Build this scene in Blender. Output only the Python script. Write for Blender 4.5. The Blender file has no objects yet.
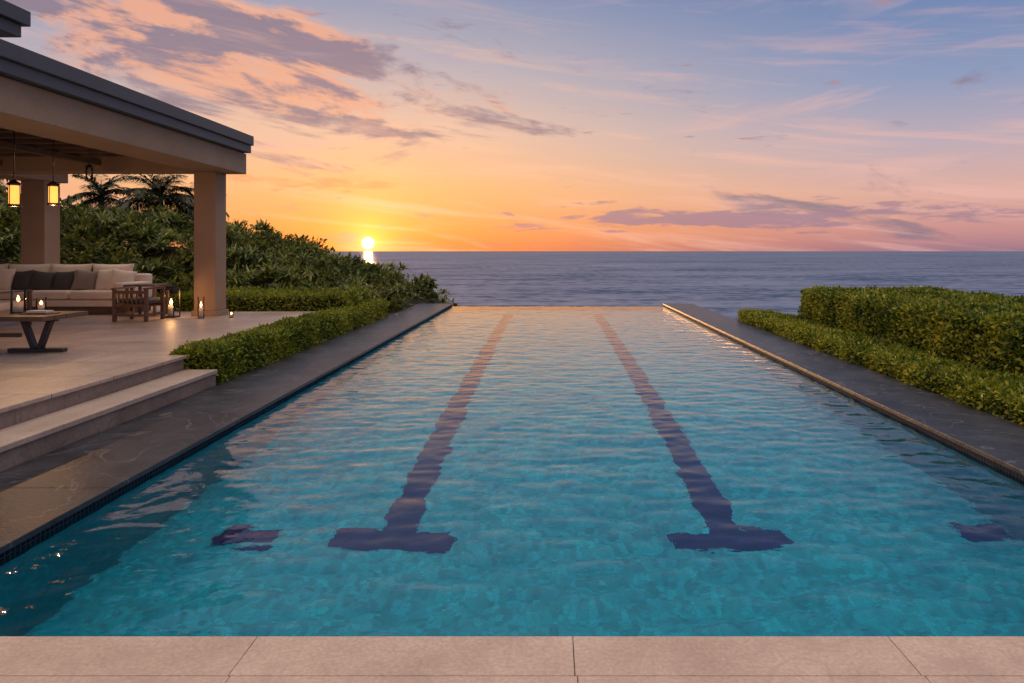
import bpy, math, random
import numpy as np
from mathutils import Vector, Matrix
random.seed(7); rng=np.random.default_rng(7)
scene=bpy.context.scene
coll=scene.collection

# ---------------------------------------------------------------- helpers
def empty(name,loc=(0,0,0)):
    o=bpy.data.objects.new(name,None); coll.objects.link(o); return o
def mkobj(name,verts,faces,mat=None,parent=None,smooth=False,bevel=0,seg=2):
    me=bpy.data.meshes.new(name); me.from_pydata(verts,[],faces); me.update()
    if smooth: me.polygons.foreach_set('use_smooth',[True]*len(me.polygons))
    o=bpy.data.objects.new(name,me); coll.objects.link(o)
    if mat: me.materials.append(mat)
    if parent: o.parent=parent
    if bevel:
        m=o.modifiers.new('bevel','BEVEL'); m.width=bevel; m.segments=seg; m.limit_method='ANGLE'
    return o
def boxdata(x0,x1,y0,y1,z0,z1):
    v=[(x0,y0,z0),(x1,y0,z0),(x1,y1,z0),(x0,y1,z0),(x0,y0,z1),(x1,y0,z1),(x1,y1,z1),(x0,y1,z1)]
    f=[(0,3,2,1),(4,5,6,7),(0,1,5,4),(1,2,6,5),(2,3,7,6),(3,0,4,7)]
    return v,f
def boxes(name,lst,mat,parent=None,bevel=0,seg=2,smooth=False):
    V=[];F=[]
    for b in lst:
        v,f=boxdata(*b); n=len(V); V+=v; F+=[tuple(i+n for i in q) for q in f]
    return mkobj(name,V,F,mat,parent,smooth,bevel,seg)
def box(name,b,mat,parent=None,bevel=0,seg=2,smooth=False): return boxes(name,[b],mat,parent,bevel,seg,smooth)
def tube(pts,rads,n=10,cap=True):
    V=[];F=[]
    P=[Vector(p) for p in pts]
    for i,p in enumerate(P):
        d=(P[min(i+1,len(P)-1)]-P[max(i-1,0)])
        d=d.normalized() if d.length>1e-6 else Vector((0,0,1))
        a=Vector((1,0,0)) if abs(d.x)<.9 else Vector((0,1,0))
        u=d.cross(a).normalized(); w=d.cross(u)
        for k in range(n):
            t=2*math.pi*k/n
            V.append(tuple(p+(u*math.cos(t)+w*math.sin(t))*rads[i]))
    for i in range(len(P)-1):
        for k in range(n):
            F.append((i*n+k,i*n+(k+1)%n,(i+1)*n+(k+1)%n,(i+1)*n+k))
    if cap:
        F.append(tuple(range(n-1,-1,-1))); F.append(tuple((len(P)-1)*n+k for k in range(n)))
    return V,F
def merge(parts):
    V=[];F=[]
    for v,f in parts:
        n=len(V); V+=list(v); F+=[tuple(i+n for i in q) for q in f]
    return V,F
def tubes(name,lst,mat,parent=None,n=10):
    V,F=merge([tube(p,r,n) for p,r in lst]); return mkobj(name,V,F,mat,parent,smooth=True)

# ---------------------------------------------------------------- materials
def newmat(name):
    m=bpy.data.materials.new(name); m.use_nodes=True
    nt=m.node_tree; return m,nt,nt.nodes['Principled BSDF']
def L(nt,a,b): nt.links.new(a,b)
def stone(name,c1,c2,rough=.6,scale=2.,bump=.15,tile=None,grout=(.1,.09,.08),vein=None,fine=60,mortar=.004,off=0.,swap=None,tilevar=.12,island=0.,vw=.012,vs=1.3,va=.5,spec=.5):
    m,nt,b=newmat(name); N=nt.nodes
    b.inputs['Specular IOR Level'].default_value=spec
    tc=N.new('ShaderNodeTexCoord'); vec=tc.outputs['Object']
    n1=N.new('ShaderNodeTexNoise'); n1.inputs['Scale'].default_value=scale; n1.inputs['Detail'].default_value=10; n1.inputs['Roughness'].default_value=.65
    L(nt,vec,n1.inputs['Vector'])
    r=N.new('ShaderNodeValToRGB'); r.color_ramp.elements[0].position=.3; r.color_ramp.elements[1].position=.72
    r.color_ramp.elements[0].color=(*c1,1); r.color_ramp.elements[1].color=(*c2,1)
    L(nt,n1.outputs['Fac'],r.inputs['Fac']); col=r.outputs['Color']
    n2=N.new('ShaderNodeTexNoise'); n2.inputs['Scale'].default_value=fine; n2.inputs['Detail'].default_value=4
    L(nt,vec,n2.inputs['Vector'])
    mr=N.new('ShaderNodeMapRange'); mr.inputs[1].default_value=.3; mr.inputs[2].default_value=.7; mr.inputs[3].default_value=.84; mr.inputs[4].default_value=1.12
    L(nt,n2.outputs['Fac'],mr.inputs[0])
    mx=N.new('ShaderNodeVectorMath'); mx.operation='SCALE'; L(nt,col,mx.inputs[0]); L(nt,mr.outputs[0],mx.inputs['Scale']); col=mx.outputs[0]
    if island:
        g=N.new('ShaderNodeNewGeometry'); im=N.new('ShaderNodeMapRange'); im.inputs[3].default_value=1-island; im.inputs[4].default_value=1+island; L(nt,g.outputs['Random Per Island'],im.inputs[0])
        mi=N.new('ShaderNodeVectorMath'); mi.operation='SCALE'; L(nt,col,mi.inputs[0]); L(nt,im.outputs[0],mi.inputs['Scale']); col=mi.outputs[0]
    h=n2.outputs['Fac']
    if vein:
        n3=N.new('ShaderNodeTexNoise'); n3.inputs['Scale'].default_value=vs; n3.inputs['Detail'].default_value=6; n3.inputs['Roughness'].default_value=.45; n3.inputs['Distortion'].default_value=1.0
        L(nt,vec,n3.inputs['Vector'])
        s=N.new('ShaderNodeMath'); s.operation='SUBTRACT'; s.inputs[1].default_value=.5; L(nt,n3.outputs['Fac'],s.inputs[0])
        a=N.new('ShaderNodeMath'); a.operation='ABSOLUTE'; L(nt,s.outputs[0],a.inputs[0])
        q=N.new('ShaderNodeMapRange'); q.inputs[1].default_value=0; q.inputs[2].default_value=vw; q.inputs[3].default_value=va; q.inputs[4].default_value=0; L(nt,a.outputs[0],q.inputs[0])
        x=N.new('ShaderNodeMix'); x.data_type='RGBA'; L(nt,q.outputs[0],x.inputs[0]); L(nt,col,x.inputs[6]); x.inputs[7].default_value=(*vein,1); col=x.outputs[2]
    bp=N.new('ShaderNodeBump'); bp.inputs['Strength'].default_value=bump; bp.inputs['Distance'].default_value=.01
    if tile:
        bt=N.new('ShaderNodeTexBrick'); bt.offset=off; bt.inputs['Scale'].default_value=1; bt.inputs['Brick Width'].default_value=tile[0]; bt.inputs['Row Height'].default_value=tile[1]
        bt.inputs['Mortar Size'].default_value=mortar; bt.inputs['Mortar Smooth'].default_value=.3
        bt.inputs['Color1'].default_value=(1-tilevar,1-tilevar,1-tilevar,1); bt.inputs['Color2'].default_value=(1,1,1,1); bt.inputs['Mortar'].default_value=(1,1,1,1)
        if swap:
            sp=N.new('ShaderNodeSeparateXYZ'); L(nt,vec,sp.inputs[0]); ad=N.new('ShaderNodeMath'); L(nt,sp.outputs[0],ad.inputs[0]); L(nt,sp.outputs[1],ad.inputs[1])
            cb=N.new('ShaderNodeCombineXYZ'); L(nt,ad.outputs[0],cb.inputs[0]); L(nt,sp.outputs[2],cb.inputs[1]); L(nt,cb.outputs[0],bt.inputs['Vector'])
        else: L(nt,vec,bt.inputs['Vector'])
        mm=N.new('ShaderNodeVectorMath'); mm.operation='MULTIPLY'; L(nt,col,mm.inputs[0]); L(nt,bt.outputs['Color'],mm.inputs[1])
        x=N.new('ShaderNodeMix'); x.data_type='RGBA'; L(nt,bt.outputs['Fac'],x.inputs[0]); L(nt,mm.outputs[0],x.inputs[6]); x.inputs[7].default_value=(*grout,1); col=x.outputs[2]
    L(nt,h,bp.inputs['Height']); L(nt,bp.outputs[0],b.inputs['Normal'])
    L(nt,col,b.inputs['Base Color'])
    rr=N.new('ShaderNodeMapRange'); rr.inputs[3].default_value=rough-.1; rr.inputs[4].default_value=rough+.12; L(nt,n1.outputs['Fac'],rr.inputs[0]); L(nt,rr.outputs[0],b.inputs['Roughness'])
    return m
def leafmat(name,cols,trans=.25,rough=.5):
    m,nt,b=newmat(name); N=nt.nodes
    g=N.new('ShaderNodeNewGeometry'); r=N.new('ShaderNodeValToRGB')
    els=r.color_ramp.elements
    while len(els)<len(cols): els.new(.5)
    for i,c in enumerate(cols): els[i].position=i/(len(cols)-1); els[i].color=(*c,1)
    tc=N.new('ShaderNodeTexCoord'); n=N.new('ShaderNodeTexNoise'); n.inputs['Scale'].default_value=1.1; n.inputs['Detail'].default_value=3; L(nt,tc.outputs['Object'],n.inputs['Vector'])
    a=N.new('ShaderNodeMath'); a.operation='MULTIPLY_ADD'; a.inputs[1].default_value=1.6; a.inputs[2].default_value=-.8; L(nt,n.outputs['Fac'],a.inputs[0])
    s=N.new('ShaderNodeMath'); s.use_clamp=True; L(nt,a.outputs[0],s.inputs[0]); L(nt,g.outputs['Random Per Island'],s.inputs[1])
    L(nt,s.outputs[0],r.inputs['Fac'])
    L(nt,r.outputs['Color'],b.inputs['Base Color']); b.inputs['Roughness'].default_value=rough
    t=N.new('ShaderNodeBsdfTranslucent'); L(nt,r.outputs['Color'],t.inputs['Color'])
    mx=N.new('ShaderNodeMixShader'); mx.inputs[0].default_value=trans
    L(nt,b.outputs[0],mx.inputs[1]); L(nt,t.outputs[0],mx.inputs[2]); L(nt,mx.outputs[0],N['Material Output'].inputs['Surface'])
    return m
def emis(name,c,s):
    m,nt,b=newmat(name); b.inputs['Base Color'].default_value=(*c,1); b.inputs['Emission Color'].default_value=(*c,1); b.inputs['Emission Strength'].default_value=s; return m
def glass(name):
    m,nt,b=newmat(name); N=nt.nodes
    t=N.new('ShaderNodeBsdfTransparent'); gl=N.new('ShaderNodeBsdfGlossy'); gl.inputs['Roughness'].default_value=.05
    f=N.new('ShaderNodeFresnel'); f.inputs[0].default_value=1.45
    x=N.new('ShaderNodeMixShader'); L(nt,f.outputs[0],x.inputs[0]); L(nt,t.outputs[0],x.inputs[1]); L(nt,gl.outputs[0],x.inputs[2]); L(nt,x.outputs[0],N['Material Output'].inputs['Surface'])
    return m

M_terr=stone('terrace_stone',(.34,.25,.195),(.54,.425,.345),.42,1.4,.12,tile=(1.4,.9),grout=(.15,.115,.09),off=.5,mortar=.008,fine=30)
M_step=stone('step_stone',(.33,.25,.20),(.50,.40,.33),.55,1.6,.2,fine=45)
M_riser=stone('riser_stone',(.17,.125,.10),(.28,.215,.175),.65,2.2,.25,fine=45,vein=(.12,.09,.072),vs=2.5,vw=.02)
M_cop=stone('coping_limestone',(.46,.325,.25),(.64,.47,.37),.6,2.6,.15,fine=55,island=.05,vein=(.42,.31,.245),vs=3.,vw=.03,va=.5)
M_bed=stone('mortar_bed',(.20,.16,.13),(.26,.21,.17),.9,3,.2)
M_slate=stone('dark_slate',(.012,.013,.018),(.050,.051,.060),.38,2.2,.35,vein=(.17,.165,.16),fine=24,island=.22,vw=.010,vs=1.7,va=.55,spec=.4)
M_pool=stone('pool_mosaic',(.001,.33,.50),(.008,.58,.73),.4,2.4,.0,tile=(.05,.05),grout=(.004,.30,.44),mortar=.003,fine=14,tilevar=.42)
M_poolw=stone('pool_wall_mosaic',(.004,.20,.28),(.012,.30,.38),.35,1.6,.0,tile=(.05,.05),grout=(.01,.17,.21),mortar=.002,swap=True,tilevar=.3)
M_line=stone('lane_mosaic',(.0003,.004,.09),(.0006,.010,.16),.35,3,.0,tile=(.05,.05),grout=(.001,.006,.08),mortar=.002,tilevar=.3)
M_band=stone('waterline_tile',(.006,.014,.03),(.016,.032,.06),.75,3,.0,tile=(.04,.04),grout=(.06,.07,.085),mortar=.004,swap=True,tilevar=.5,spec=.05)
M_plaster=stone('beige_plaster',(.33,.215,.14),(.41,.28,.19),.85,1.2,.2,fine=80,spec=.2)
M_roof=stone('roof_metal',(.055,.058,.066),(.085,.09,.10),.5,2,.05)
M_ceil=stone('ceiling_wood',(.09,.056,.036),(.16,.105,.065),.55,3,.1)
M_wood=stone('teak_wood',(.08,.042,.024),(.16,.085,.047),.5,5,.15)
M_iron=stone('dark_iron',(.02,.018,.017),(.035,.03,.028),.45,6,.05)
M_cloth=stone('cream_fabric',(.68,.56,.45),(.80,.68,.57),.9,3,.3,fine=180)
M_pdark=stone('charcoal_fabric',(.045,.042,.045),(.075,.07,.072),.9,3,.3,fine=180)
M_ptaupe=stone('taupe_fabric',(.20,.16,.14),(.28,.23,.20),.9,3,.3,fine=180)
M_soil=stone('soil',(.02,.018,.01),(.05,.04,.025),.95,2,.6)
M_wax=stone('candle_wax',(.7,.6,.45),(.75,.66,.5),.6,3,.0)
M_glass=glass('clear_glass')
M_glow=emis('lamp_glow',(1,.33,.06),2.2)
M_flame=emis('flame',(1,.45,.12),14)
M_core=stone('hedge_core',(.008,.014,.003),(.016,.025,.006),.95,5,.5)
M_hleaf=leafmat('hedge_leaf',[(.035,.06,.006),(.12,.175,.012),(.24,.29,.02),(.38,.37,.035)],.3,.45)
M_lleaf=leafmat('low_hedge_leaf',[(.05,.085,.006),(.17,.22,.012),(.30,.34,.022),(.42,.40,.045)],.3,.45)
M_sleaf=leafmat('shrub_leaf',[(.016,.034,.005),(.06,.09,.011),(.15,.17,.02),(.26,.23,.035)],.35,.5)
M_bleaf=leafmat('blade_leaf',[(.06,.09,.018),(.13,.175,.035),(.23,.265,.06),(.34,.34,.09)],.35,.45)
M_palm=leafmat('palm_leaf',[(.012,.025,.01),(.03,.05,.018),(.05,.075,.03)],.2,.5)
M_bark=stone('bark',(.06,.045,.03),(.12,.09,.065),.9,9,.6)

# ---------------------------------------------------------------- leaves
def nrm(a): return a/np.maximum(np.linalg.norm(a,axis=1,keepdims=True),1e-6)
def leafarrays(P,A,Nn,Ln,W):
    A=nrm(A); S=nrm(np.cross(A,Nn)); U=np.cross(S,A)
    n=len(P); Ln=Ln[:,None]; W=W[:,None]
    V=np.empty((n,4,3)); V[:,0]=P; V[:,1]=P+A*Ln*.5+S*W*.5+U*W*.18; V[:,2]=P+A*Ln-U*Ln*.08; V[:,3]=P+A*Ln*.5-S*W*.5+U*W*.18
    i=np.arange(n)[:,None]*4
    F=np.concatenate([i+np.array([[0,1,2]]),i+np.array([[0,2,3]])])
    return V.reshape(-1,3),F
def bladearrays(P,A,Ln,W,droop):
    A=nrm(A); up=np.tile([0,0,1.],(len(P),1)); S=nrm(np.cross(A,up)+1e-4)
    n=len(P); Ln=Ln[:,None]; W=W[:,None]; d=droop[:,None]
    V=np.empty((n,5,3)); mid=P+A*Ln*.5; tip=P+A*Ln; tip=tip-up*Ln*d
    V[:,0]=P-S*W*.25; V[:,1]=P+S*W*.25; V[:,2]=mid+S*W*.5; V[:,3]=mid-S*W*.5; V[:,4]=tip
    i=np.arange(n)[:,None]*5
    return V.reshape(-1,3),(i+np.array([[0,1,2,3]])),(i+np.array([[3,2,4]]))
def npmesh(name,V,Fs,mat,parent=None):
    faces=[]
    for F in Fs: faces+=F.tolist()
    return mkobj(name,V.tolist(),faces,mat,parent)
def lump(P,s=1.3):
    return (np.sin(P[:,0]*2.1*s+P[:,1]*1.3*s)+np.sin(P[:,1]*3.3*s-P[:,2]*2.7*s+1)+np.sin(P[:,0]*5.1*s+P[:,2]*4.3*s+P[:,1]*4.7*s))/3
def hedge(name,x0,x1,y0,y1,z0,z1,dens,size,mat,amp=.035):
    p=empty(name)
    c=.06
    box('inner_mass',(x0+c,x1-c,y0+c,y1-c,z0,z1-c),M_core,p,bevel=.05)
    specs=[(np.array([0,0,1.]),(x1-x0)*(y1-y0)),(np.array([1,0,0.]),(y1-y0)*(z1-z0)),(np.array([-1,0,0.]),(y1-y0)*(z1-z0)),(np.array([0,1,0.]),(x1-x0)*(z1-z0)),(np.array([0,-1,0.]),(x1-x0)*(z1-z0))]
    Ps=[];Ns=[]
    for nv,ar in specs:
        n=int(ar*dens*(1.2 if nv[2] else 1)); q=rng.random((n,3))*np.array([x1-x0,y1-y0,z1-z0])+np.array([x0,y0,z0])
        ax=int(np.argmax(np.abs(nv))); q[:,ax]=[x1,y1,z1][ax] if nv[ax]>0 else [x0,y0,z0][ax]
        Ps.append(q);Ns.append(np.tile(nv,(n,1)))
    P=np.concatenate(Ps);Nn=np.concatenate(Ns)
    cen=np.array([(x0+x1)/2,(y0+y1)/2,(z0+z1)/2]); half=np.array([(x1-x0)/2,(y1-y0)/2,(z1-z0)/2])
    rr=.07; q=P-cen; inner=np.clip(q,-(half-rr),half-rr); inner[:,2]=np.clip(q[:,2],-half[2],half[2]-rr); d=q-inner
    ln=np.linalg.norm(d,axis=1,keepdims=True); P=cen+inner+d/np.maximum(ln,1e-6)*np.minimum(ln,rr)
    P=P+Nn*(lump(P)*amp)[:,None]+Nn*(rng.normal(0,.018,len(P))-.02)[:,None]
    stray=rng.random(len(P))<.03; P[stray]+=Nn[stray]*.04
    A=Nn*.75+rng.normal(0,.6,P.shape)+np.array([0,0,.25]); No=Nn+rng.normal(0,.7,P.shape)
    s=size*rng.uniform(.65,1.3,len(P))
    V,F=leafarrays(P,A,No,s,s*.55)
    npmesh('leaves',V,[F],mat,p)
    return p
hedge('box_hedge',-4.84,-4.27,8.7,17.9,-.05,.42,2600,.055,M_lleaf,.03)
hedge('box_hedge',-8.3,-4.5,15.0,17.0,.0,.72,900,.075,M_lleaf,.03)
hedge('tall_hedge',5.42,8.1,1.5,14.75,-.05,.87,1400,.068,M_hleaf,.045)
hedge('low_hedge',4.64,5.44,1.5,16.8,-.05,.22,2000,.058,M_lleaf,.05)

# ---------------------------------------------------------------- ground
def sm(a,b,x):
    t=min(max((x-a)/(b-a),0),1); return t*t*(3-2*t)
ridX=[-40,-22,-17,-15,-12.9,-11.5,-9.8,-8.9,-7.7,-6.45,-5.2,-4.5,-3.9,-3.4]
ridZ=[3.4,3.3,3.0,2.65,2.6,2.4,2.1,1.75,1.45,1.0,.60,.35,-.1,-.8]
def ridge(x): return float(np.interp(x,ridX,ridZ))
def foliage_top(x,y):
    r=ridge(x); t=sm(16.6,21,y); back=1-.25*sm(23,28,y)
    return (.45+(r-.45)*t)*back if r>.45 else r
def gh(x,y):
    if -3.7<x<4.1 and 2.55<y<22.0: return -1.9
    if x>-4.2: edge=22.3 if x<4.7 else 17.6
    else: edge=26
    if x>30: edge=10
    if x>-4.2 and x<4.7:
        if y>22.05: return -5-(y-22)*.6
    z=-.08
    if x<-4.25 and y>17.2: z=max(z,(foliage_top(x,y)-.7)*1.0)
    if y>edge: z=z-min((y-edge)*1.1,14)
    if x>12: z-=(x-12)*.9
    return max(z,-15)
xs=sorted(set(list(np.arange(-60,-5,1.2))+[-5,-4.6,-4.22,-3.72,-3.68,0,4.08,4.12,4.57,5,6,8,10,12,14,17,20,25,30]))
ys=sorted(set(list(np.arange(-25,2,2))+[2.5,2.6,5,8,11,14,16,17,17.6,18,19,20,21,21.95,22.1,22.5,23,24,25,26,27,28,30,33,36,40,45]))
V=[(x,y,gh(x,y)) for y in ys for x in xs]; nx=len(xs)
F=[(j*nx+i,j*nx+i+1,(j+1)*nx+i+1,(j+1)*nx+i) for j in range(len(ys)-1) for i in range(nx-1)]
mkobj('ground',V,F,M_soil,smooth=False)

# ---------------------------------------------------------------- sea
m,nt,b=newmat('sea_water'); N=nt.nodes
tc=N.new('ShaderNodeTexCoord')
def seanoise(sx,sy,det,rough=.6,dist=0.):
    mp=N.new('ShaderNodeMapping'); mp.inputs['Scale'].default_value=(sx,sy,1); mp.inputs['Rotation'].default_value=(0,0,.12); L(nt,tc.outputs['Object'],mp.inputs[0])
    n=N.new('ShaderNodeTexNoise'); n.inputs['Scale'].default_value=1; n.inputs['Detail'].default_value=det; n.inputs['Roughness'].default_value=rough; n.inputs['Distortion'].default_value=dist; L(nt,mp.outputs[0],n.inputs['Vector']); return n.outputs['Fac']
a=seanoise(.05,.11,6); c=seanoise(.35,.6,4)
b1=N.new('ShaderNodeBump'); b1.inputs['Strength'].default_value=1; b1.inputs['Distance'].default_value=3.; L(nt,a,b1.inputs['Height'])
b2=N.new('ShaderNodeBump'); b2.inputs['Strength'].default_value=1; b2.inputs['Distance'].default_value=.6; L(nt,c,b2.inputs['Height']); L(nt,b1.outputs[0],b2.inputs['Normal'])
L(nt,b2.outputs[0],b.inputs['Normal'])
b.inputs['Base Color'].default_value=(.04,.085,.18,1); b.inputs['Roughness'].default_value=.25; b.inputs['IOR'].default_value=1.33
df=N.new('ShaderNodeBsdfDiffuse')
def mth(op,x,y):
    n=N.new('ShaderNodeMath'); n.operation=op
    for i,q in enumerate((x,y)):
        if isinstance(q,(int,float)): n.inputs[i].default_value=q
        else: L(nt,q,n.inputs[i])
    return n.outputs[0]
w1=seanoise(.16,.22,5,.65,.3); w2=seanoise(.018,.06,8,.68,.2); w3=seanoise(.0025,.010,8,.7)
tot=mth('ADD',mth('ADD',mth('MULTIPLY',w1,.4),mth('MULTIPLY',w2,.35)),mth('MULTIPLY',w3,.25))
fm=N.new('ShaderNodeMapRange'); fm.inputs[1].default_value=.41; fm.inputs[2].default_value=.59; fm.inputs[3].default_value=0; fm.inputs[4].default_value=1; fm.interpolation_type='SMOOTHSTEP'; L(nt,tot,fm.inputs[0])
rp=N.new('ShaderNodeValToRGB'); rp.color_ramp.elements[0].color=(.03,.07,.15,1); rp.color_ramp.elements[1].color=(.23,.30,.44,1); L(nt,fm.outputs[0],rp.inputs[0]); L(nt,rp.outputs[0],df.inputs['Color'])  # pale sky reflection on wave facets painted into the diffuse colour
fx=N.new('ShaderNodeMapRange'); fx.inputs[3].default_value=.84; fx.inputs[4].default_value=.46; L(nt,fm.outputs[0],fx.inputs[0])
mx=N.new('ShaderNodeMixShader'); L(nt,fx.outputs[0],mx.inputs[0]); L(nt,b.outputs[0],mx.inputs[1]); L(nt,df.outputs[0],mx.inputs[2]); L(nt,mx.outputs[0],N['Material Output'].inputs['Surface'])
M_sea=m
S=40000
mkobj('sea',[(-S,-S,-12),(S,-S,-12),(S,S,-12),(-S,S,-12)],[(0,1,2,3)],M_sea)

# ---------------------------------------------------------------- pool
XL,XR,Y0,Y1=-3.18,3.67,3.016,22.0
ZW=-.08; ZF=ZW-1.3
pool=empty('swimming_pool')
mkobj('pool_floor',[(XL,Y0,ZF),(XR,Y0,ZF),(XR,Y1,ZF),(XL,Y1,ZF)],[(0,1,2,3)],M_pool,pool)
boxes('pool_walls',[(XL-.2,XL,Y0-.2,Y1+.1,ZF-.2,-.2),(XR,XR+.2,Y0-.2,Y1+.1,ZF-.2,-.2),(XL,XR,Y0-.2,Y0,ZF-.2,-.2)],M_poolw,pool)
boxes('waterline_band',[(XL-.2,XL+.004,Y0-.2,Y1+.1,-.198,-.042),(XR-.004,XR+.2,Y0-.2,Y1+.1,-.198,-.042),(XL+.006,XR-.006,Y0-.2,Y0+.004,-.198,-.042)],M_band,pool)
boxes('infinity_edge',[(XL,XR,Y1,Y1+.14,ZF-3.6,ZW+.004)],M_band,pool)
boxes('outer_walls',[(-4.15,XL-.21,2.9,22.12,-5,-.05),(XR+.21,4.5,2.9,22.12,-5,-.05)],M_bed,pool)
LZ=ZF+.004
def sheet(x0,x1,y0,y1,z=LZ): return [(x0,y0,z),(x1,y0,z),(x1,y1,z),(x0,y1,z)]
V=[];F=[]
for q in [sheet(-1.39,-1.11,5.6,20.6),sheet(-1.72,-.78,5.3,5.6),sheet(-1.72,-.78,20.6,20.9),
          sheet(1.29,1.57,5.6,20.6),sheet(.96,1.90,5.3,5.6),sheet(.96,1.90,20.6,20.9),
          sheet(-2.62,-2.18,5.3,5.6),sheet(3.28,3.66,5.3,5.6)]:
    n=len(V); V+=q; F.append((n,n+1,n+2,n+3))
mkobj('lane_lines',V,F,M_line,pool)
gx=np.arange(XL,XR+.001,(XR-XL)/200); gy=np.arange(Y0,Y1+.001,(Y1-Y0)/600)
GX,GY=np.meshgrid(gx,gy); Z=np.zeros_like(GX)
for i in range(100):
    lam=.13*(6**rng.random()); k=2*math.pi/lam; th=rng.normal(-math.pi/2+.2,.75)
    slope=.0056*(.5+rng.random())*(1.15 if lam<.3 else .75)
    Z+=slope/k*np.sin(k*(GX*math.cos(th)+GY*math.sin(th))+rng.uniform(0,6.28)+.5*np.sin(GX*1.3+i)+.5*np.sin(GY*.9+i*2))
V=np.stack([GX,GY,Z+ZW],-1).reshape(-1,3); w=len(gx); h=len(gy)
ii=(np.arange(h-1)[:,None]*w+np.arange(w-1)[None,:]).reshape(-1,1)
F=ii+np.array([[0,1,w+1,w]])
m,nt,b=newmat('pool_water'); N=nt.nodes
b.inputs['Base Color'].default_value=(.60,.96,1,1); b.inputs['Transmission Weight'].default_value=1; b.inputs['IOR'].default_value=1.32; b.inputs['Roughness'].default_value=0
tc=N.new('ShaderNodeTexCoord'); n=N.new('ShaderNodeTexNoise'); n.inputs['Scale'].default_value=10; n.inputs['Detail'].default_value=3; L(nt,tc.outputs['Object'],n.inputs['Vector'])
bp=N.new('ShaderNodeBump'); bp.inputs['Strength'].default_value=.35; bp.inputs['Distance'].default_value=.008; L(nt,n.outputs['Fac'],bp.inputs['Height']); L(nt,bp.outputs[0],b.inputs['Normal'])
mkobj('pool_water',V.tolist(),F.tolist(),m,smooth=True)

# copings
def slabrow(x0,x1,y0,y1,axis,step,start,gap=.004,z0=-.04,z1=0.):
    out=[]; lo,hi=(x0,x1) if axis=='x' else (y0,y1); a=start
    while a<hi:
        s=max(a,lo)+gap/2; e=min(a+step,hi)-gap/2
        if e-s>.02: out.append((s,e,y0,y1,z0,z1) if axis=='x' else (x0,x1,s,e,z0,z1))
        a+=step
    return out
cop=empty('pool_coping')
boxes('left_slate',slabrow(-4.23,XL+.03,Y0+.0,22.1,'y',1.5,1.9,.004),M_slate,cop,bevel=.004)
boxes('right_slate',slabrow(XR-.008,4.6,Y0+.0,22.1,'y',1.5,2.2,.004),M_slate,cop,bevel=.003)
boxes('near_limestone',slabrow(-12,12,2.735,Y0-.002,'x',1.39,-9.63,.003),M_cop,cop,bevel=.003,seg=2)
boxes('paving_slabs',slabrow(-12,12,1.9,2.732,'x',1.39,-9.62+.0,.003)+slabrow(-12,12,1.05,1.897,'x',1.39,-8.9)+slabrow(-12,12,-1.0,1.046,'x',1.39,-9.6)+slabrow(-12,12,-5.0,-1.003,'x',1.39,-9.6),M_cop,cop,bevel=.003)
box('bedding',(-12,12,-5,Y0-.21,-.3,-.02),M_bed,cop)

# ---------------------------------------------------------------- terrace and steps
terr=empty('stone_terrace')
boxes('terrace_floor',[(-32,-4.6,3.02,8.66,.34,.38),(-32,-4.87,8.66,14.97,.34,.38),(-32,-8.33,14.97,17.0,.34,.38)],M_terr,terr,bevel=.006)
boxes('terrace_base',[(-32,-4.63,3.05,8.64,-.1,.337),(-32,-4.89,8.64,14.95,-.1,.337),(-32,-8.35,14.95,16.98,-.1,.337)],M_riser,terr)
stp=empty('stone_steps')
boxes('step_tread',slabrow(-4.625,-4.215,3.02,8.66,'y',1.9,1.9,gap=.003,z0=.15,z1=.2),M_step,stp,bevel=.006,seg=2)
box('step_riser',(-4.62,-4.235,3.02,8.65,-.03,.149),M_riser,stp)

# ---------------------------------------------------------------- pavilion
pav=empty('pavilion')
FL=.38
def column(nm,x0,x1,y0,y1):
    box(nm,(x0,x1,y0,y1,FL+.1,3.31),M_plaster,pav,bevel=.012)
    box(nm+'_base',(x0-.035,x1+.035,y0-.035,y1+.035,FL+.002,FL+.1),M_plaster,pav,bevel=.008)
column('column_a',-7.23,-6.78,13.85,14.3)
column('column_b',-12.1,-11.55,15.6,16.1)
column('column_c',-7.2,-6.8,3.4,3.9)
column('column_d',-17.2,-16.6,13.85,14.3)
column('column_e',-17.2,-16.6,3.4,3.9)
boxes('beams',[(-7.2,-6.38,3.2,14.35,3.312,3.74),(-17.5,-7.205,13.83,14.33,3.312,3.738),(-17.5,-7.205,3.3,4.0,3.312,3.738),(-17.5,-7.205,8.6,9.0,3.36,3.738),(-12.2,-11.5,14.34,16.3,3.312,3.736)],M_plaster,pav,bevel=.01)
box('roof_slab',(-18,-6.2,2.9,14.3,3.90,4.1),M_roof,pav,bevel=.012)
box('roof_soffit',(-17.95,-6.25,2.97,14.28,3.745,3.898),M_roof,pav,bevel=.005)
box('rear_roof_slab',(-18,-10.9,14.38,17.0,3.745,4.0),M_roof,pav,bevel=.012)
box('ceiling_boards',(-17.4,-7.21,4.02,13.82,3.69,3.735),M_ceil,pav)
boxes('ceiling_rafters',[(-17.4,-7.21,y,y+.09,3.53,3.688) for y in np.arange(4.4,13.6,.55)]+[(x,x+.12,4.02,13.82,3.43,3.528) for x in (-9.2,-11.2,-13.2,-15.2)],M_ceil,pav,bevel=.004)
box('upper_roof_slab',(-16,-7.6,3.0,10.0,4.98,5.2),M_roof,pav,bevel=.012)
box('upper_roof_fascia',(-15.9,-7.68,3.1,9.92,4.80,4.978),M_roof,pav,bevel=.006)
box('clerestory_wall',(-15.5,-8.1,3.4,9.5,4.102,4.798),M_plaster,pav)

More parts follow.
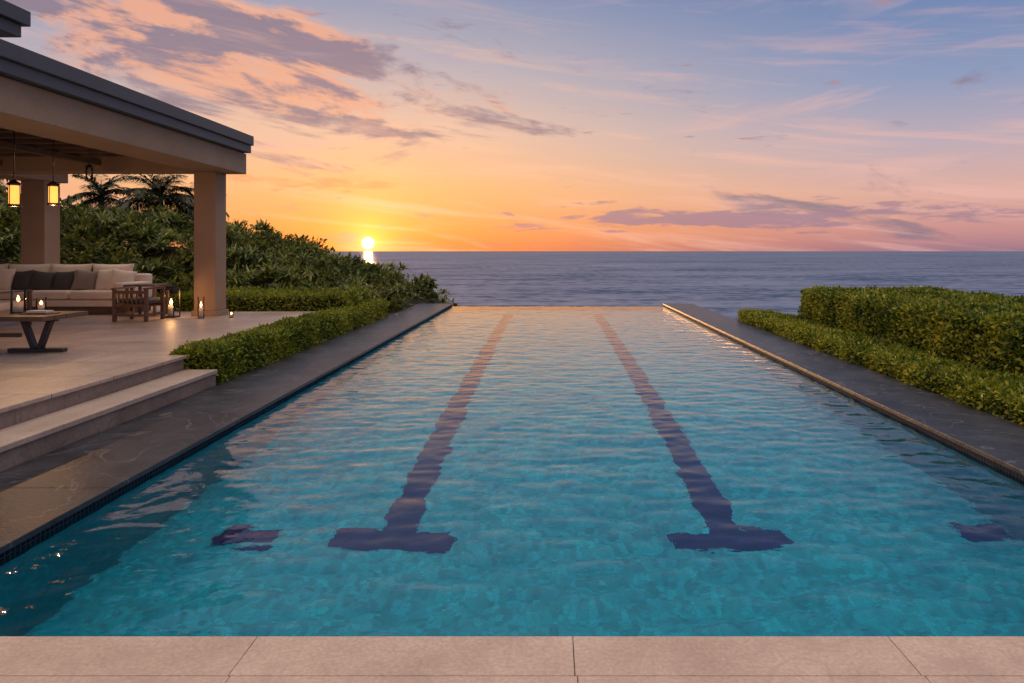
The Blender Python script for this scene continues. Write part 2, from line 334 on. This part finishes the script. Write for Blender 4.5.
def pendant(x,y,zc,lit=True,s=1.):
    p=empty('pendant_lantern')
    tubes('cord',[([(x,y,3.69),(x,y,zc+.2*s)],[.008,.008])],M_iron,p,6)
    tubes('cap',[([(x,y,zc+.13*s),(x,y,zc+.15*s),(x,y,zc+.2*s)],[.085*s,.085*s,.02*s]),([(x,y,zc-.17*s),(x,y,zc-.15*s)],[.085*s,.085*s])],M_iron,p,16)
    tubes('frame',[([(x+.08*s*math.cos(t),y+.08*s*math.sin(t),zc-.15*s),(x+.08*s*math.cos(t),y+.08*s*math.sin(t),zc+.13*s)],[.006,.006]) for t in np.arange(0,6.28,1.571)],M_iron,p,6)
    tubes('shade',[([(x,y,zc-.13*s),(x,y,zc+.12*s)],[.062*s,.062*s])],M_glow if lit else M_glass,p,16)
    if lit:
        l=bpy.data.lights.new('bulb','POINT'); l.energy=24; l.color=(1,.52,.2); l.shadow_soft_size=.03
        o=bpy.data.objects.new('bulb',l); o.location=(x,y,zc-.21*s); coll.objects.link(o); o.parent=p
pendant(-7.85,10.0,2.53,True,1.05)
pendant(-8.15,11.2,2.63,True,1.05)
pendant(-8.3,12.3,3.1,False,.8)

def candle_lantern(x,y,z,hh=.5,r=.11):
    p=empty('candle_lantern')
    boxes('frame',[(x-r,x+r,y-r,y+r,z+.002,z+.03),(x-r,x+r,y-r,y+r,z+hh-.05,z+hh-.02),(x-r*.6,x+r*.6,y-r*.6,y+r*.6,z+hh-.018,z+hh+.03)]+
      [(x+sx*(r-.008)-.008,x+sx*(r-.008)+.008,y+sy*(r-.008)-.008,y+sy*(r-.008)+.008,z+.031,z+hh-.051) for sx in(-1,1) for sy in(-1,1)],M_iron,p)
    tubes('handle',[([(x-.04,y,z+hh+.03),(x-.04,y,z+hh+.09),(x+.04,y,z+hh+.09),(x+.04,y,z+hh+.03)],[.006]*4)],M_iron,p,6)
    tubes('candle',[([(x,y,z+.032),(x,y,z+hh*.42)],[r*.45,r*.45])],M_wax,p,14)
    tubes('candle_flame',[([(x,y,z+hh*.43),(x,y,z+hh*.5),(x,y,z+hh*.62)],[.012,.03,.003])],M_flame,p,8)
    l=bpy.data.lights.new('candle_light','POINT'); l.energy=9; l.color=(1,.5,.18); l.shadow_soft_size=.04
    o=bpy.data.objects.new('candle_light',l); o.location=(x,y,z+hh*.72); coll.objects.link(o); o.parent=p
candle_lantern(-7.52,13.55,FL,.6,.12)
def hurricane(x,y,z,hh=.28,r=.06,lit=True):
    p=empty('hurricane_candle')
    V,F=tube([(x,y,z+.004),(x,y,z+hh)],[r,r],18,cap=False); mkobj('glass_cylinder',V,F,M_glass,p,smooth=True)
    tubes('foot',[([(x,y,z+.001),(x,y,z+.012)],[r*1.05,r*1.05])],M_iron,p,18)
    tubes('candle',[([(x,y,z+.013),(x,y,z+hh*.5)],[r*.6,r*.6])],M_wax,p,14)
    if lit:
        tubes('candle_flame',[([(x,y,z+hh*.52),(x,y,z+hh*.6),(x,y,z+hh*.78)],[.008,.02,.002])],M_flame,p,8)
hurricane(-6.86,13.42,FL,.42,.06)
hurricane(-6.3,13.5,FL,.14,.035)

def obox(c,size,rot):
    v,f=boxdata(-size[0]/2,size[0]/2,-size[1]/2,size[1]/2,-size[2]/2,size[2]/2)
    R=Matrix.Rotation(rot[1],3,rot[0]); return [tuple(R@Vector(p)+Vector(c)) for p in v],f
def oboxes(name,lst,mat,parent,bevel=0):
    V,F=merge([obox(*q) for q in lst]); return mkobj(name,V,F,mat,parent,bevel=bevel)
def coffee_table(x0,x1,y0,y1):
    p=empty('coffee_table'); z=FL; t=.5
    boxes('top',[(x0,x1,y0+i*(y1-y0)/4+.003,y0+(i+1)*(y1-y0)/4-.003,z+t-.06,z+t) for i in range(4)],M_wood,p,bevel=.006)
    ym=(y0+y1)/2
    for i,xc in enumerate((x0+.55,x1-.38)):
        box('foot_%d'%i,(xc-.36,xc+.36,ym-.05,ym+.05,z+.002,z+.05),M_iron,p,bevel=.006)
        oboxes('trestle_%d'%i,[((xc-.11,ym,z+.245),(.06,.08,.42),('Y',-.35)),((xc+.11,ym,z+.245),(.06,.08,.42),('Y',.35))],M_iron,p,.004)
        box('bearer_%d'%i,(xc-.25,xc+.25,ym-.04,ym+.04,z+t-.10,z+t-.062),M_iron,p)
    oboxes('stretcher',[(((x0+x1)/2,ym,z+.22),(x1-x0-1.2,.05,.05),('Y',0))],M_wood,p)
coffee_table(-8.7,-6.32,8.5,9.35)
hurricane(-7.05,9.05,FL+.5,.30,.085)
hurricane(-6.82,9.15,FL+.5,.20,.06)
hurricane(-7.35,8.85,FL+.5,.17,.06,False)
tr=empty('serving_tray'); box('tray_base',(-6.85,-6.45,8.8,9.0,FL+.503,FL+.515),M_iron,tr,bevel=.004); box('book',(-6.78,-6.52,8.83,8.97,FL+.517,FL+.545),M_cloth,tr,bevel=.004)

def pillow(name,c,w,h,t,rot,mat,parent):
    n=14; V=[];F=[]
    R=Matrix.Rotation(rot[2],3,'Z')@Matrix.Rotation(rot[0],3,'X')@Matrix.Rotation(rot[1],3,'Y')
    for s in(1,-1):
        o=len(V)
        for j in range(n+1):
            for i in range(n+1):
                u=-1+2*i/n; v=-1+2*j/n
                th=t/2*(max(0,(1-u**2)*(1-v**2)))**.45
                x=u*w/2*(1-.07*(1-v*v)*abs(u)); z=v*h/2*(1-.07*(1-u*u)*abs(v))
                V.append(tuple(R@Vector((x,s*th,z))+Vector(c)))
        for j in range(n):
            for i in range(n):
                q=(o+j*(n+1)+i,o+j*(n+1)+i+1,o+(j+1)*(n+1)+i+1,o+(j+1)*(n+1)+i)
                F.append(q if s<0 else q[::-1])
    return mkobj(name,V,F,mat,parent,smooth=True)
def soft(name,b,mat,parent,bev=.06):
    return box(name,b,mat,parent,bevel=bev,seg=4,smooth=True)
sofa=empty('outdoor_sofa')
sx0,sx1,sy0,sy1=-12.75,-8.85,14.15,15.15
box('plinth',(sx0,sx1,sy0+.08,sy1,FL+.003,FL+.16),M_wood,sofa,bevel=.01)
soft('frame_base',(sx0,sx1,sy0,sy1+.02,FL+.16,FL+.3),M_cloth,sofa,.03)
soft('backrest',(sx0,sx1,sy1-.18,sy1+.08,FL+.29,FL+.82),M_cloth,sofa,.05)
soft('arm_right',(sx1-.2,sx1+.02,sy0-.01,sy1,FL+.28,FL+.66),M_cloth,sofa,.05)
for i in range(4):
    a=sx0+.02+i*.915
    soft('seat_cushion_%d'%i,(a,a+.9,sy0-.02,sy1-.2,FL+.31,FL+.49),M_cloth,sofa,.06)
    pillow('back_cushion_%d'%i,(a+.45,sy1-.28,FL+.74),.92,.62,.32,(-.15,0,0),M_cloth,sofa)
for i,(x,mt,r,s) in enumerate([(-12.3,M_ptaupe,.3,.5),(-11.75,M_cloth,.1,.52),(-11.3,M_pdark,-.2,.46),(-10.85,M_pdark,.25,.44),(-10.42,M_pdark,-.1,.44),(-9.95,M_ptaupe,.2,.46),(-9.5,M_cloth,-.2,.5),(-9.15,M_cloth,.35,.48)]):
    pillow('throw_pillow_%d'%i,(x,sy1-.52-.03*(i%2),FL+.49+s*.42),s,s,.2,(-.32,r*.5,r),mt,sofa)
soft('return_base',(sx0-.0,sx0+.95,11.9,sy0-.03,FL+.003,FL+.3),M_cloth,sofa,.03)
soft('return_seat',(sx0+.2,sx0+.95,11.9,sy0-.03,FL+.31,FL+.49),M_cloth,sofa,.06)
soft('return_back',(sx0-.1,sx0+.18,11.9,sy0-.03,FL+.29,FL+.82),M_cloth,sofa,.05)
ch=empty('outdoor_armchair')
ax0,ax1,ay0,ay1=-10.15,-9.25,11.4,12.2
boxes('frame',[(ax0,ax0+.06,ay0,ay0+.06,FL+.002,FL+.6),(ax1-.06,ax1,ay0,ay0+.06,FL+.002,FL+.6),(ax0,ax0+.06,ay1-.06,ay1,FL+.002,FL+.6),(ax1-.06,ax1,ay1-.06,ay1,FL+.002,FL+.6),(ax1-.07,ax1+.01,ay0-.01,ay1+.01,FL+.602,FL+.63),(ax0-.01,ax0+.07,ay0-.01,ay1+.01,FL+.602,FL+.63),(ax0+.062,ax1-.062,ay0+.01,ay1-.01,FL+.22,FL+.27)],M_wood,ch,bevel=.006)
soft('seat_cushion',(ax0+.07,ax1-.07,ay0-.02,ay1,FL+.275,FL+.44),M_cloth,ch)
pillow('back_cushion',(ax0+.42,ay0+.16,FL+.66),.7,.55,.22,(.15,0,0),M_cloth,ch)
wc=empty('wooden_armchair')
x0,x1,y0,y1=-8.15,-7.5,12.7,13.3
fr=[]
for xx in(x0,x1-.06):
    for yy in(y0,y1-.06): fr.append((xx,xx+.06,yy,yy+.06,FL+.002,FL+.60))
    fr.append((xx-.01,xx+.07,y0-.02,y1+.02,FL+.602,FL+.635))
    fr.append((xx+.01,xx+.05,y0+.062,y1-.062,FL+.1,FL+.15))
fr+=[(x0+.062,x1-.062,y0+.01,y0+.05,FL+.27,FL+.33),(x0+.062,x1-.062,y1-.05,y1-.01,FL+.27,FL+.33),(x0+.062,x1-.062,y0+.01,y0+.05,FL+.52,FL+.58),(x0+.062,x1-.062,y0+.01,y0+.05,FL+.10,FL+.14)]
for i in range(6): fr.append((x0+.1+i*.083,x0+.13+i*.083,y0+.015,y0+.045,FL+.332,FL+.518))
for i in range(5): fr.append((x0+.03,x1-.03,y0+.07+i*.1,y0+.15+i*.1,FL+.332,FL+.355))
boxes('frame',fr,M_wood,wc,bevel=.004)
soft('seat_cushion',(x0+.07,x1-.07,y0+.07,y1-.03,FL+.357,FL+.43),M_ptaupe,wc,.03)
stb=empty('side_table')
boxes('table',[(-8.6,-7.95,13.75,14.3,FL+.6,FL+.64)]+[(a,a+.05,c,c+.05,FL+.002,FL+.598) for a in(-8.58,-8.02) for c in(13.78,14.22)]+[(-8.55,-8.0,13.8,14.25,FL+.2,FL+.225)],M_wood,stb,bevel=.005)

# ---------------------------------------------------------------- shrubbery
shr=empty('tropical_shrubbery')
LV=[];LF=[];off=0; BV=[];BF1=[];BF2=[];boff=0
pts=[]
for _ in range(9000):
    x=rng.uniform(-24,-3.5); y=rng.uniform(17.5,26)
    if x>-4.75 and y<22.8: continue
    if ridge(x)<-.3: continue
    r=.28+.25*rng.random()
    if all((x-a)**2+(y-c)**2>(.6*(r+d))**2*1.0 for a,c,d in pts): pts.append((x,y,r))
for x,y,r in pts:
    z=foliage_top(x,y)-r*.7+rng.normal(0,.16)
    if x>-5.2 : z-=.12
    R=r*1.45
    if x>-5.2: R*=.65
    if rng.random()<.5:
        n=200; d=nrm(rng.normal(0,1,(n,3))); d[:,2]=np.abs(d[:,2])*1.0-.25; d=nrm(d)
        P=np.array([x,y,z])+d*R*rng.uniform(.55,1.08,(n,1))*np.array([1,1,.95])
        s=rng.uniform(.09,.21)*rng.uniform(.7,1.3,n)
        V,F=leafarrays(P,d+rng.normal(0,.6,d.shape),d+rng.normal(0,.5,d.shape)+[0,0,.6],s,s*.5)
        LV.append(V);LF.append(F+off);off+=len(V)
    else:
        for k in range(rng.integers(2,5)):
            n=44; c0=np.array([x,y,z])+np.append(rng.normal(0,.28,2),rng.uniform(-.05,.25))
            d=rng.normal(0,1,(n,3)); d[:,2]=np.abs(d[:,2])*.9+.2; d=nrm(d)
            ln=rng.uniform(.35,.65,n)*(1 if x<-5.2 else .65)
            V,f1,f2=bladearrays(np.tile(c0,(n,1)),d,ln,np.full(n,.065),rng.uniform(.1,.5,n))
            BV.append(V);BF1.append(f1+boff);BF2.append(f2+boff);boff+=len(V)
for _ in range(260):
    x=rng.uniform(-22,-4.9); y=rng.uniform(20,24); z=foliage_top(x,y)
    n=14; hgt=rng.uniform(.15,.5)*(1 if x<-7.5 else .6); t=rng.random((n,1)); 
    P=np.array([x,y,z])+t*np.array([rng.normal(0,.12),rng.normal(0,.12),hgt]); d=rng.normal(0,1,(n,3))+[0,0,.8]
    s=rng.uniform(.08,.17,n); V,F=leafarrays(P,d,rng.normal(0,1,(n,3)),s,s*.4); LV.append(V);LF.append(F+off);off+=len(V)
npmesh('shrub_leaves',np.concatenate(LV),[np.concatenate(LF)],M_sleaf,shr)
npmesh('blade_leaves',np.concatenate(BV),[np.concatenate(BF1),np.concatenate(BF2)],M_bleaf,shr)

# ---------------------------------------------------------------- palms
def palm(x,y,zb,zc,R,nf=22,lean=.2,seed=1):
    r=np.random.default_rng(seed); p=empty('palm_tree')
    top=np.array([x,y,zc]); pts=[];rad=[]
    for i in range(13):
        t=i/12; pts.append((x-lean*(1-t)**2,y,zb+(zc-zb)*t)); rad.append((.14-.05*t)*(1+.08*(i%2)))
    tubes('trunk',[(pts,rad)],M_bark,p,10)
    V=[];Q=[];T=[];o=0; ST=[]
    for f in range(nf):
        az=2*math.pi*f/nf+r.uniform(-.2,.2); el=r.uniform(-.25,1.3); ln=R*r.uniform(.8,1.1)
        h=np.array([math.cos(az),math.sin(az),0]); ns=16; P=top.copy(); c=[P.copy()]; e=el
        for s in range(ns):
            P=P+ln/ns*(h*math.cos(e)+np.array([0,0,math.sin(e)])); e-=1.2/ns*(.6+s/ns); c.append(P.copy())
        ST.append(([tuple(q) for q in c],list(np.linspace(.018,.005,len(c)))))
        c=np.array(c); tg=nrm(np.gradient(c,axis=0)); side=np.cross(tg,[0,0,1.]); side=nrm(side)
        for sgn in(1,-1):
            for sub in(0,.5):
                i=np.arange(2,ns); base=c[i]*(1-sub)+c[i+1]*sub
                d=side[i]*sgn+tg[i]*.8-np.array([0,0,.25])+r.normal(0,.1,(len(i),3))
                l=R*.36*np.sin(np.pi*(i/ns*.85+.1))+.03
                v,a,b_=bladearrays(base,d,l,np.full(len(i),.05),np.full(len(i),.2)); V.append(v);Q.append(a+o);T.append(b_+o);o+=len(v)
    npmesh('fronds',np.concatenate(V),[np.concatenate(Q),np.concatenate(T)],M_palm,p)
    tubes('frond_stems',ST,M_palm,p,5)
palm(-13.7,24,1.2,3.55,1.5,40,.2,3)
palm(-12.9,25,1.2,3.35,1.2,28,.2,8)
palm(-16.1,24.5,1.2,3.65,1.35,26,-.2,4)
palm(-21.0,25,1.2,4.2,1.6,20,-.2,5)

# ---------------------------------------------------------------- sun + sky
az_s=math.atan2(368-550,683); el_s=math.atan(8/707)
Sd=Vector((math.sin(az_s)*math.cos(el_s),math.cos(az_s)*math.cos(el_s),math.sin(el_s)))
sl=bpy.data.lights.new('sun','SUN'); sl.energy=2.6; sl.angle=math.radians(.6); sl.color=(1,.5,.2)
so=bpy.data.objects.new('sun',sl); coll.objects.link(so)
so.rotation_euler=Sd.to_track_quat('Z','Y').to_euler()

wd=bpy.data.worlds.new('World'); scene.world=wd; wd.use_nodes=True
nt=wd.node_tree; N=nt.nodes; bg=N['Background']
def M(op,a,b=None,c=None,clamp=False):
    n=N.new('ShaderNodeMath'); n.operation=op; n.use_clamp=clamp
    for i,q in enumerate((a,b,c)):
        if q is None: continue
        if isinstance(q,(int,float)): n.inputs[i].default_value=q
        else: L(nt,q,n.inputs[i])
    return n.outputs[0]
def ss(x,a,b,o0=0.,o1=1.):
    if a>b: a,b,o0,o1=b,a,o1,o0
    n=N.new('ShaderNodeMapRange'); n.interpolation_type='SMOOTHSTEP'; L(nt,x,n.inputs[0]); n.inputs[1].default_value=a;n.inputs[2].default_value=b;n.inputs[3].default_value=o0;n.inputs[4].default_value=o1; return n.outputs[0]
def mixc(f,a,b,mode='MIX'):
    n=N.new('ShaderNodeMix'); n.data_type='RGBA'; n.blend_type=mode; n.clamp_result=False
    if isinstance(f,(int,float)): n.inputs[0].default_value=f
    else: L(nt,f,n.inputs[0])
    for i,q in((6,a),(7,b)):
        if isinstance(q,tuple): n.inputs[i].default_value=(*q,1)
        else: L(nt,q,n.inputs[i])
    return n.outputs[2]
def ramp(x,stops):
    r=N.new('ShaderNodeValToRGB'); e=r.color_ramp.elements
    while len(e)<len(stops): e.new(.5)
    for i,(p,c) in enumerate(stops): e[i].position=p; e[i].color=(*c,1)
    L(nt,x,r.inputs[0]); return r.outputs[0]
def noise(vec,scale,det=7,rough=.6,dist=0.):
    n=N.new('ShaderNodeTexNoise'); n.inputs['Scale'].default_value=scale; n.inputs['Detail'].default_value=det; n.inputs['Roughness'].default_value=rough; n.inputs['Distortion'].default_value=dist; L(nt,vec,n.inputs['Vector']); return n.outputs['Fac']
def comb(x,y,z):
    n=N.new('ShaderNodeCombineXYZ')
    for i,q in enumerate((x,y,z)):
        if isinstance(q,(int,float)): n.inputs[i].default_value=q
        else: L(nt,q,n.inputs[i])
    return n.outputs[0]
def gauss(x,c,s):
    d=M('DIVIDE',M('SUBTRACT',x,c),s); return M('EXPONENT',M('MULTIPLY',M('MULTIPLY',d,d),-1.))
def NS(col,g):
    n=N.new('ShaderNodeVectorMath'); n.operation='SCALE'; n.inputs[0].default_value=col; L(nt,g,n.inputs['Scale']); return n.outputs[0]
tc=N.new('ShaderNodeTexCoord'); vn=N.new('ShaderNodeVectorMath'); vn.operation='NORMALIZE'; L(nt,tc.outputs['Generated'],vn.inputs[0])
sp=N.new('ShaderNodeSeparateXYZ'); L(nt,vn.outputs[0],sp.inputs[0])
el=M('ARCSINE',sp.outputs[2]); az=M('ARCTAN2',sp.outputs[0],sp.outputs[1])
dp=N.new('ShaderNodeVectorMath'); dp.operation='DOT_PRODUCT'; L(nt,vn.outputs[0],dp.inputs[0]); dp.inputs[1].default_value=Sd
ang=M('ARCCOSINE',M('MINIMUM',dp.outputs['Value'],.9999999))
daz=M('ABSOLUTE',M('SUBTRACT',az,az_s))
far=ss(daz,.0,.85)
elc=M('MULTIPLY',M('MAXIMUM',el,0.),1/1.5)
def st_(l): return [(p/1.5,c) for p,c in l]
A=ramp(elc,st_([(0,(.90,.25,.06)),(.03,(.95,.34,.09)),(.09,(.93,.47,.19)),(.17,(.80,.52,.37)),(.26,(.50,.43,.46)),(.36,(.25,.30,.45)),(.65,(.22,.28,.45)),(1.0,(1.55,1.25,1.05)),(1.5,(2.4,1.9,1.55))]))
B=ramp(elc,st_([(0,(.34,.19,.25)),(.025,(.56,.27,.27)),(.075,(.70,.40,.35)),(.14,(.48,.39,.46)),(.22,(.25,.31,.49)),(.37,(.10,.18,.40)),(.65,(.11,.20,.40)),(1.0,(1.55,1.25,1.05)),(1.5,(2.4,1.9,1.55))]))  # top stops of both ramps lifted above dusk brightness, added fill light
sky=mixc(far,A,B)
# large broken cloud
azs=M('MULTIPLY',az,3.4); els=M('ADD',M('MULTIPLY',el,12.),M('MULTIPLY',az,1.6))
n1=noise(comb(azs,els,4.2),1.5,11,.6,.35)
n1b=noise(comb(M('ADD',azs,.03),M('ADD',els,-.28),4.2),1.5,11,.6,.35)
tilt=M('ADD',el,M('MULTIPLY',M('ADD',az,.45),.16))
m1=M('MULTIPLY',gauss(az,-.45,.28),gauss(tilt,.262,.085))
d1=ss(M('ADD',n1,M('MULTIPLY',m1,.35)),.585,.73)
shade=ss(M('SUBTRACT',n1,n1b),-.07,.045)
ccol=mixc(shade,(.83,.39,.25),(.25,.185,.25))
sky=mixc(M('MULTIPLY',d1,.9),sky,ccol)
# cirrus streaks
n2=noise(comb(M('MULTIPLY',az,2.2),M('ADD',M('MULTIPLY',el,26.),M('MULTIPLY',az,3.)),3.3),1.5,9,.62,.4)
d2=M('MULTIPLY',ss(n2,.48,.70),ss(el,.5,.05))
sky=mixc(M('MULTIPLY',d2,.6),sky,mixc(far,(1.,.55,.33),(.82,.46,.42)))
n5=noise(comb(M('MULTIPLY',az,2.6),M('ADD',M('MULTIPLY',el,19.),M('MULTIPLY',az,-2.5)),9.3),1.5,9,.6,.4)
d5=M('MULTIPLY',ss(n5,.54,.72),ss(el,.04,.14))
sky=mixc(M('MULTIPLY',d5,.55),sky,mixc(ss(el,.15,.32),(.78,.46,.42),(.36,.33,.46)))
# low bank near the horizon
n3=noise(comb(M('MULTIPLY',az,9.),M('MULTIPLY',el,50.),7.7),1.5,9,.62,.3)
m3=M('MULTIPLY',gauss(az,.24,.27),gauss(el,.046,.016))
d3=ss(M('ADD',n3,M('MULTIPLY',m3,.34)),.62,.76)
sky=mixc(M('MULTIPLY',d3,.8),sky,(.31,.20,.29))
m4=M('MULTIPLY',gauss(az,-.36,.16),gauss(el,.095,.012))
d4=ss(M('ADD',n3,M('MULTIPLY',m4,.33)),.64,.84)
sky=mixc(M('MULTIPLY',d4,.7),sky,(.74,.30,.14))
st=N.new('ShaderNodeTexSky'); st.sky_type='NISHITA'; st.sun_disc=False; st.sun_elevation=el_s; st.sun_rotation=az_s
sky=mixc(.02,sky,st.outputs[0],'ADD')
sky=mixc(1.,sky,NS((1,.46,.06),M('MULTIPLY',M('EXPONENT',M('DIVIDE',ang,-.03)),1.5)),'ADD')
sky=mixc(1.,sky,NS((1,.40,.03),M('MULTIPLY',M('EXPONENT',M('DIVIDE',ang,-.14)),.13)),'ADD')
disc=ss(ang,.0095,.0065)
sky=mixc(1.,sky,NS((12,8,2.6),disc),'ADD')
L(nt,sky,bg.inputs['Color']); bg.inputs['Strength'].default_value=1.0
wd.cycles.sampling_method='MANUAL'; wd.cycles.sample_map_resolution=1024

# ---------------------------------------------------------------- camera
cam=bpy.data.cameras.new('camera'); co=bpy.data.objects.new('camera',cam); coll.objects.link(co)
cam.sensor_width=36; cam.lens=24; cam.shift_x=-38/1024; cam.shift_y=-90.5/1024; cam.clip_end=200000; cam.clip_start=.05
co.location=(0,0,1.7); co.rotation_euler=(math.radians(90),0,0)
scene.camera=co
scene.view_settings.view_transform='Standard'; scene.view_settings.look='None'; scene.view_settings.exposure=0
